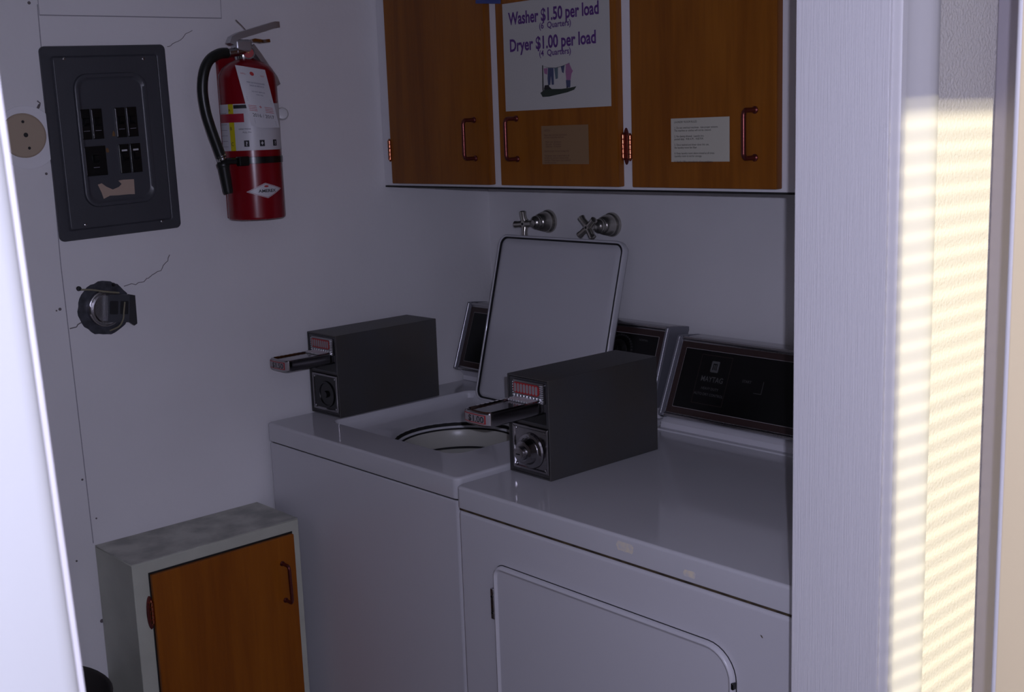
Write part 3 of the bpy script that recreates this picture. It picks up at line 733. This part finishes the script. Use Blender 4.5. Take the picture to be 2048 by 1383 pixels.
# lid, open and leaning back
hy0, hz0 = -.2005, .897
up = Vector((0, .1015, .3815)).normalized(); LN = .396
nb = Vector((0, -up.z, up.y))      # the underside faces the front
lx0, lx1 = .1475, .5475
def lf(x, v, w): p = Vector((x, hy0, hz0)) + up * v + nb * w; return tuple(p)
def ll(hx, hy, r, w, rs=None): return [lf(a, b, w) for a, b in rr((lx0 + lx1) / 2, LN / 2, hx, hy, r, 8, rs)]
hx, hy = (lx1 - lx0) / 2, LN / 2
loops = [ll(hx - .012, hy - .012, .016, -.022), ll(hx - .004, hy - .004, .02, -.020), ll(hx, hy, .024, -.012), ll(hx, hy, .024, -.001), ll(hx - .0015, hy - .0015, .023, .001), ll(hx - .004, hy - .004, .021, .001), ll(hx - .0055, hy - .0055, .02, -.001),
         ll(hx - .007, hy - .007, .019, -.006), ll(hx - .009, hy - .009, .018, -.004), ll(hx - .019, hy - .019, .014, .000), ll(hx - .028, hy - .028, .012, -.0012), ll(hx * .3, hy * .3, .05, -.002)]
bm = B(); nest(bm, loops); lid = obj('lid', bm, 'enamel', wa, sharp=60)
bm = B(); nest(bm, [ll(hx - .0050, hy - .0050, .0205, -.0045), ll(hx - .0050, hy - .0050, .0205, -.0008), ll(hx - .0090, hy - .0090, .018, -.0008), ll(hx - .0090, hy - .0090, .018, -.0045)], False, False); obj('lid_seam', bm, 'black_matte', lid)

def console(root, x0, x1, yb, zb, yt, zt, zdeck, ybase, dial=False, logo=False):
    o = Vector((0, yb, zb)); U = Vector((0, yt - yb, zt - zb)); LU = U.length; U.normalize(); Nn = Vector((0, -U.z, U.y))
    cf = lambda x, u, w: tuple(Vector((x, 0, 0)) + o + U * u + Nn * w)
    # white base
    b = B(); prof = [(ybase, zdeck + .001), (ybase + .002, zdeck + .012), (yb + .008, zb - .002), (yb + .02, zb + .004), (-.032, zb + .004), (-.032, zdeck + .001)]
    prism(b, prof, lambda y, z: (x0 + .004, y, z), lambda y, z: (x1 - .004, y, z)); obj('console_base', b, 'enamel_side', root)
    # back shell
    b = B(); prof = [(yb + .003, zb), (yt + .003, zt - .002), (yt + .012, zt), (-.034, zt - .004), (-.030, zb)]
    prism(b, prof, lambda y, z: (x0 + .003, y, z), lambda y, z: (x1 - .003, y, z)); obj('console_shell', b, 'chrome_dark', root)
    def cl(ix, iu, r, w): return [cf(a, c, w) for a, c in rr((x0 + x1) / 2, LU / 2, (x1 - x0) / 2 - ix, LU / 2 - iu, r, 3)]
    b = B(); nest(b, [cl(0, 0, .003, -.004), cl(0, 0, .003, .004), cl(.0015, .0015, .003, .006), cl(.005, .005, .003, .006), cl(.008, .008, .002, .003), cl(.012, .012, .002, .0025)], True, True)
    bz = obj('bezel', b, 'chrome_worn', root)
    for xa, xb in ((x0 - .0015, x0 + .010), (x1 - .010, x1 + .0015)):
        b = B(); prof = [(yb + .004, zb - .003)] + [tuple(cf(0, LU * k / 6, .008)[1:]) for k in range(7)] + [(yt + .016, zt + .001), (-.036, zt - .004), (-.036, zt - .012), (yb + .012, zb - .003)]
        prism(b, prof, lambda y, z: (xa, y, z), lambda y, z: (xb, y, z)); obj('end_cap', b, 'satin_metal', root)
        # knurled bright edge
        b = B(); xe = xb - .001 if xa < x0 else xa + .001
        xe = (xa + xb) / 2
        pts = []; rs = []
        for k in range(60):
            pts.append(cf(xe, LU * (.02 + .96 * k / 59), .0085)); rs.append(.0014 if k % 2 else .0008)
        tube(b, pts, rs, 6); obj('edge_trim', b, 'steel', root)
    b = B(); nest(b, [cl(.012, .010, .001, .002), cl(.012, .010, .001, .0034)]); obj('border', b, 'border_brown', root)
    b = B(); nest(b, [cl(.0255, .0225, .001, .003), cl(.0255, .0225, .001, .0038)]); obj('face_outline', b, 'silver_print', root)
    b = B(); nest(b, [cl(.0265, .0235, .001, .003), cl(.0265, .0235, .001, .0042)]); fp = obj('control_face', b, 'black_glass', root)
    if logo:
        lx, lu = x0 + .108, LU * .62
        g = lambda a, c, w=0: cf(lx + a, lu + c, .0043 + w)
        b = B()
        for p in ((-.038, -.068, .038, -.0672), (-.038, .032, .038, .0328), (-.038, -.068, -.0373, .0328), (.0373, -.068, .038, .0328)): quad(b, g, p[0], p[1], p[2], p[3], .0002)
        obj('face_print', b, 'border_brown', fp)
        b = B()
        nest(b, [[g(a, c + .010, w) for a, c in rr(0, 0, .0095, .0115, .002, 3)] for w in (0, .0003)])
        text(b, 'MAYTAG', lambda a, c, w: g(a, c - .0215, .0003), .0155, .88, bold=.0001)
        text(b, 'HEAVY DUTY', lambda a, c, w: g(a, c - .038, .0003), .0075, .95); text(b, 'AUTO DRY CONTROL', lambda a, c, w: g(a, c - .050, .0003), .0075, .95)
        text(b, 'START', lambda a, c, w: g(a + .083, c - .012, .0003), .0075, 1)
        quad(b, g, .104, -.030, .122, -.0292, .0002); quad(b, g, .1212, -.030, .122, -.005, .0002)
        obj('face_print', b, 'dim_print', fp)
        b = B(); 
        for k in (-.004, 0, .004): nest(b, [[g(a, c + .009, w) for a, c in rr(k, 0, .001, .006, .0004, 2)] for w in (.0003, .0006)])
        nest(b, [[g(a, c + .0155, w) for a, c in rr(0, 0, .005, .001, .0004, 2)] for w in (.0003, .0006)])
        obj('emblem', b, 'black', fp)
    if dial:
        dx, du = x1 - .128, LU * .62
        g = lambda a, c, w=0: cf(dx + a, du + c, .0043 + w)
        b = B()
        for k in range(26):
            an = math.radians(-60 + k * 11)
            text(b, str((k * 2) % 30), lambda a, c, w: g(.034 * math.sin(an) + a, .034 * math.cos(an) + c, .0002), .0060, 1)
        text(b, 'NORMAL', lambda a, c, w: g(a + .062, c + .028, .0002), .006); text(b, 'PERMANENT PRESS', lambda a, c, w: g(a + .066, c - .012, .0002), .0055)
        obj('face_print', b, 'dim_print', fp)
        b = B(); lathe(b, [(0, .025), (.004, .025), (.006, .022), (.008, .014), (.018, .012), (.020, .009)], g(0, 0, 0), Nn, 32); obj('timer_knob', b, 'black', fp)
console(wa, .019, .666, -.146, .944, -.090, 1.103, ZT, -.128, dial=True)

# ------------------------------------------------------------------ dryer
ZD = .9073
DXL, DXR, DFY = .6775, 1.4015, -.7048
dr = empty('clothes_dryer', (1.04, -.37, 0), 0, 'white clothes dryer with a rounded front door, nearest machine to the doorway', 'dryer')
bm = B(); box(bm, (DXL + .002, DFY + .003, .03), (DXR - .002, -.04, .8625), .008, 3); obj('cabinet', bm, 'enamel_side', dr)
bm = B(); box(bm, (DXL + .006, DFY + .0045, .862), (DXR - .006, -.045, .869)); obj('seam', bm, 'rust', dr)
wcx, wcy, whx, why = (DXL + DXR) / 2, (DFY - .04) / 2, (DXR - DXL) / 2, (-.04 - DFY) / 2
loops = [L3(wcx, wcy, whx - .002, why - .002, .012, .8668), L3(wcx, wcy, whx, why, .014, .8685), L3(wcx, wcy, whx, why, .014, ZD - .0055)]
for k in range(1, 5):
    a = PI / 2 * k / 4; loops.append(L3(wcx, wcy, whx - .0055 * (1 - math.cos(a)), why - .0055 * (1 - math.cos(a)), .013, ZD - .0055 + .0055 * math.sin(a)))
bm = B(); nest(bm, loops); obj('top_deck', bm, 'enamel', dr, sharp=50)
bm = B(); box(bm, (DXL + .01, -.180, ZD - .002), (DXR - .01, -.045, ZD + .004), .003, 2); obj('deck_step', bm, 'enamel', dr)
console(dr, .6935, 1.392, -.162, .934, -.095, 1.090, ZD + .003, -.168, logo=True)
# door
ddx0, ddx1, ddz0, ddz1 = .7755, 1.288, .25, .7865
DR = (.05, .022, .022, .05)
def dl(i, y): return [(a, y, b) for a, b in rr((ddx0 + ddx1) / 2, (ddz0 + ddz1) / 2, (ddx1 - ddx0) / 2 - i, (ddz1 - ddz0) / 2 - i, .04, 8, [max(r - i, .005) for r in DR])]
bm = B(); nest(bm, [dl(-.0012, DFY + .0035), dl(-.0012, DFY + .0022), dl(.002, DFY + .0022)], True, True); obj('door_gasket', bm, 'black_matte', dr)
bm = B(); nest(bm, [dl(0, DFY + .003), dl(0, DFY - .001), dl(.0015, DFY - .0045), dl(.004, DFY - .006), dl(.0055, DFY - .006), dl(.0085, DFY - .0025), dl(.011, DFY - .002)]); dd = obj('door', bm, 'enamel_side', dr, sharp=60)
bm = B(); box(bm, (.7705, DFY - .007, .686), (.7785, DFY + .002, .742), .001, 1); hg = obj('hinge', bm, 'chrome_worn', dd)
for z in (.698, .728):
    bm = B(); lathe(bm, [(0, .002), (.0012, .002)], (.7745, DFY - .007, z), (0, -1, 0), 8); obj('hinge_screw', bm, 'black', hg)
bm = B(); box(bm, (1.2855, DFY - .007, .729), (1.290, DFY + .001, .739), .0008, 1); obj('latch', bm, 'black', dd)
# pale cream patches and a rust chip
def front_blotch(x, z, wx, wz, nm, m):
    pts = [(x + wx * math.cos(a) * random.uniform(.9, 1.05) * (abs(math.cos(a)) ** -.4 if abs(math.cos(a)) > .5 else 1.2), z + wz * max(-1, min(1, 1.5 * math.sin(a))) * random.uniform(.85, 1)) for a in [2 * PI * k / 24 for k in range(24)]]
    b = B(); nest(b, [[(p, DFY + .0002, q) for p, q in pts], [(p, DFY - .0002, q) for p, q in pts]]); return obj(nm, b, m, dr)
front_blotch(1.082, .8905, .0175, .0080, 'cream_patch', 'cream_mottled'); front_blotch(1.207, .8800, .0110, .0055, 'cream_patch', 'cream_mottled')
pts = [(1.329, .8225), (1.3318, .8222), (1.3338, .819), (1.3325, .8185), (1.3305, .8205)]
bm = B(); nest(bm, [[(p, DFY + .004, q) for p, q in pts], [(p, DFY + .0027, q) for p, q in pts]]); obj('paint_chip', bm, 'rust', dr)

# ------------------------------------------------------------------ coin boxes
def coin_box(loc, rz, label, price, lock):
    W, D, Hh = .1085, .284, .1830
    e = empty('coin_box', loc, rz, label, 'coin box', 'metal coin boxes on the machines')
    o = lambda nm, b, m, p=None: obj(nm, b, m, p or e, world=False)
    def fl(x0, x1, z0, z1, r, y): return [(a, y, b) for a, b in rr((x0 + x1) / 2, (z0 + z1) / 2, (x1 - x0) / 2, (z1 - z0) / 2, r, 4)]
    b = B(); nest(b, [fl(0, W, .0005, Hh, .0012, D), fl(0, W, .0005, Hh, .0012, .001), fl(.0008, W - .0008, .0013, Hh - .0008, .001, 0), fl(.0028, W - .0028, .0033, Hh - .0028, .001, 0), fl(.0028, W - .0028, .0033, Hh - .0028, .001, .005)]); o('housing', b, 'box_grey')
    b = B(); nest(b, [fl(.004, W - .004, .098, .1785, .002, .0049), fl(.004, W - .004, .098, .1785, .002, .002)]); o('slide_plate', b, 'box_face')
    # recess under the slide
    b = B(); nest(b, [fl(.022, W - .010, .101, .124, .001, .0021), fl(.022, W - .010, .101, .124, .001, .0016)]); o('slide_recess', b, 'black')
    # coin plate
    b = B(); nest(b, [fl(.018, .100, .1385, .1755, .003, .0021), fl(.018, .100, .1385, .1755, .003, -.002), fl(.0195, .0985, .140, .174, .002, -.0032)]); cp = o('coin_plate', b, 'chrome_dark')
    b = B(); nest(b, [fl(.021, .088, .1515, .1715, .006, -.0030), fl(.021, .088, .1515, .1715, .006, -.0040)]); o('slot_field', b, 'ink_red', cp)
    b = B()
    for k in range(8): nest(b, [fl(.0235 + k * .0079, .0289 + k * .0079, .1535, .1695, .0026, -.0040), fl(.0235 + k * .0079, .0289 + k * .0079, .1535, .1695, .0026, -.0045)])
    o('coin_slot', b, 'label_dull', cp)
    b = B()
    for k in range(9): box(b, (.0225 + k * .0085, -.006, .1435), (.0250 + k * .0085, -.003, .1495), .0007, 1)
    for k in range(9):
        box(b, (.0905, -.0055, .1400 + k * .0038), (.0985, -.003, .1420 + k * .0038), .0006, 1)
    for k in range(7): box(b, (.0188, -.005, .142 + k * .0046), (.0205, -.003, .1442 + k * .0046), .0005, 1)
    o('coin_teeth', b, 'chrome_bright', cp)
    # slide
    x0, x1, z0, z1, L = .024, .0945, .1215, .1445, (.129 if lock else .121)
    def tpt(t, w):
        # plan outline of the tip: side corner, gently bowed front, side corner
        h = (x1 - x0) / 2; q = 3.2; a = PI * (1 - t); c, s_ = math.cos(a), math.sin(a)
        return ((x0 + x1) / 2 + (h + w) * math.copysign(abs(c) ** (2 / q), c), -L + .016 - (.016 + w) * abs(s_) ** (2 / q))
    def sl(i, z):
        P = [(x0 + i, .003)] + [tpt(t, -i) for t in [k / 16 for k in range(17)]] + [(x1 - i, .003)]
        return [(p[0], p[1], z) for p in P]
    b = B(); nest(b, [sl(.004, z0 - .002), sl(.001, z0), sl(0, z0 + .003), sl(0, z1 - .003), sl(.0015, z1), sl(.006, z1 + .001), sl(.008, z1 - .002), sl(.020, z1 - .002)]); sd_ = o('coin_slide', b, 'chrome_dark')
    b = B()
    for k in range(8): box(b, (x0 + .010 + k * .0068, -.030, z1 - .0015), (x0 + .013 + k * .0068, -.004, z1 + .0022), .0007, 1)
    for k in range(8): box(b, (x0 + .0035, -.098 + k * .011, z1 + .0004), (x0 + .0065, -.092 + k * .011, z1 + .0017), .0005, 1)
    o('coin_track', b, 'chrome_bright', sd_)
    # price label wrapped on the tip
    TL_ = [tpt(k / 200, 0) for k in range(201)]; AC = [0]
    for p_, q_ in zip(TL_, TL_[1:]): AC.append(AC[-1] + math.hypot(q_[0] - p_[0], q_[1] - p_[1]))
    def tp(u, v, w=0):
        d = AC[-1] / 2 + u; k = min(range(201), key=lambda k: abs(AC[k] - d)); p_ = tpt(k / 200, w)
        return (p_[0], p_[1], (z0 + z1) / 2 + v)
    b = B(); quad(b, tp, -.036, -.0095, .036, .0095, .0004, 12); pl = o('price_label', b, 'label_dull', sd_)
    b = B(); f2 = lambda u, v, w=0: tp(u, v, w + .0004)
    quad(b, f2, -.029, -.0075, .027, .0080, .0002, 12); o('price_border', b, 'ink_red', pl)
    b = B(); f3 = lambda u, v, w=0: tp(u, v, w + .0007)
    quad(b, f3, -.0265, -.0060, .0245, .0065, .0002, 12); o('price_field', b, 'label_dull', pl)
    b = B(); text(b, price, lambda a, c, w: tp(a + .004, c - .0050, .0012), .0150, 1.15, bold=.0002); o('price', b, 'ink_black', pl)
    # lower plate
    b = B(); nest(b, [fl(.011, W - .004, .010, .094, .002, .0049), fl(.011, W - .004, .010, .094, .002, .000), fl(.0125, W - .0055, .0115, .0925, .002, -.0018), fl(.016, W - .009, .015, .089, .002, -.0018), fl(.018, W - .011, .017, .087, .002, .0005)])
    lp = o('money_box_door', b, 'chrome_dark')
    cx, cz = .0585, .0485
    if lock:
        b = B(); lathe(b, [(-.002, .032), (.001, .033), (.004, .031), (.005, .026), (.008, .0235), (.020, .021), (.022, .018), (.0222, .0145)], (cx, 0, cz), (0, -1, 0), 40); lk = o('lock', b, 'chrome_dark', lp)
        b = B(); lathe(b, [(.020, .0135), (.030, .0125), (.032, .010)], (cx, 0, cz), (0, -1, 0), 24); o('key_cylinder', b, 'chrome_worn', lk)
        b = B(); box(b, (cx - .0045, -.0328, cz - .0010), (cx + .0045, -.031, cz + .0010)); o('keyhole', b, 'black', lk)
    else:
        b = B(); nest(b, [fl(.0175, W - .0105, .0165, .0875, .002, .0004), fl(.0175, W - .0105, .0165, .0875, .002, -.0002)]); o('opening', b, 'black', lp)
        b = B(); lathe(b, [(-.001, .030), (.003, .029), (.003, .025), (.001, .024), (.001, .008), (.006, .007)], (cx + .004, 0, cz), (0, -1, 0), 36); o('lock_ring', b, 'black', lp)
    for x, z in ((.020, .0855), (.0965, .0855), (.0965, .0185), (.020, .0185)):
        b = B(); lathe(b, [(0, .0022), (.0015, .0022), (.0022, .001)], (x, .0, z), (0, -1, 0), 10); o('rivet', b, 'chrome', lp)
    return e
coin_box((.0135, -.5665, ZT), math.radians(1.3), 'grey metal coin box with an open black lock hole, on the washing machine', '$1.50', False)
coin_box((.6855, -.5775, ZD), math.radians(-.9), 'grey metal coin box with a round chrome lock, standing on the dryer', '$1.00', True)

# ------------------------------------------------------------------ faucets
def faucet(x, z, rot, label):
    e = empty('faucet_valve', (x, 0, z), 0, label, 'faucet', 'faucet valves on the back wall')
    o = lambda nm, b, m, p=None: obj(nm, b, m, p or e, world=False)
    b = B(); lathe(b, [(.0005, .0275), (.003, .0280), (.006, .0275), (.009, .0260), (.010, .0235), (.013, .0240), (.018, .0240), (.020, .0225), (.026, .0220), (.028, .0205), (.034, .0195), (.037, .0160)], (0, 0, 0), (0, -1, 0), 48); o('escutcheon', b, 'nickel')
    b = B(); lathe(b, [(.034, .0150), (.037, .0165), (.040, .0168), (.042, .0155), (.046, .0162), (.049, .0150), (.052, .0125), (.056, .0085), (.064, .0070), (.070, .0070)], (0, 0, 0), (0, -1, 0), 36); o('stem', b, 'nickel')
    b = B()
    for k in range(4):
        a = rot + k * PI / 2; d = Vector((math.cos(a), 0, math.sin(a)))
        base = Vector((0, -.080, 0))
        tube(b, [base + d * .002 + Vector((0, .002, 0)), base + d * .010 + Vector((0, -.001, 0)), base + d * .020 + Vector((0, -.003, 0)), base + d * .0285 + Vector((0, -.0035, 0)), base + d * .0305 + Vector((0, -.0035, 0))], [.0095, .0078, .0072, .0082, .0045], 10)
    lathe(b, [(.066, .0075), (.072, .0110), (.080, .0120), (.086, .0090), (.088, .0040)], (0, 0, 0), (0, -1, 0), 20)
    hd = o('cross_handle', b, 'nickel')
    b = B(); lathe(b, [(.0875, .0032), (.0892, .0028)], (0, 0, 0), (0, -1, 0), 12); o('handle_screw', b, 'black', hd)
    return e
faucet(.215, 1.3045, math.radians(4), 'left tarnished chrome wall faucet with an upright cross handle, behind the open lid')
faucet(.420, 1.3035, math.radians(38), 'right tarnished chrome wall faucet with a diagonal cross handle, behind the open lid')
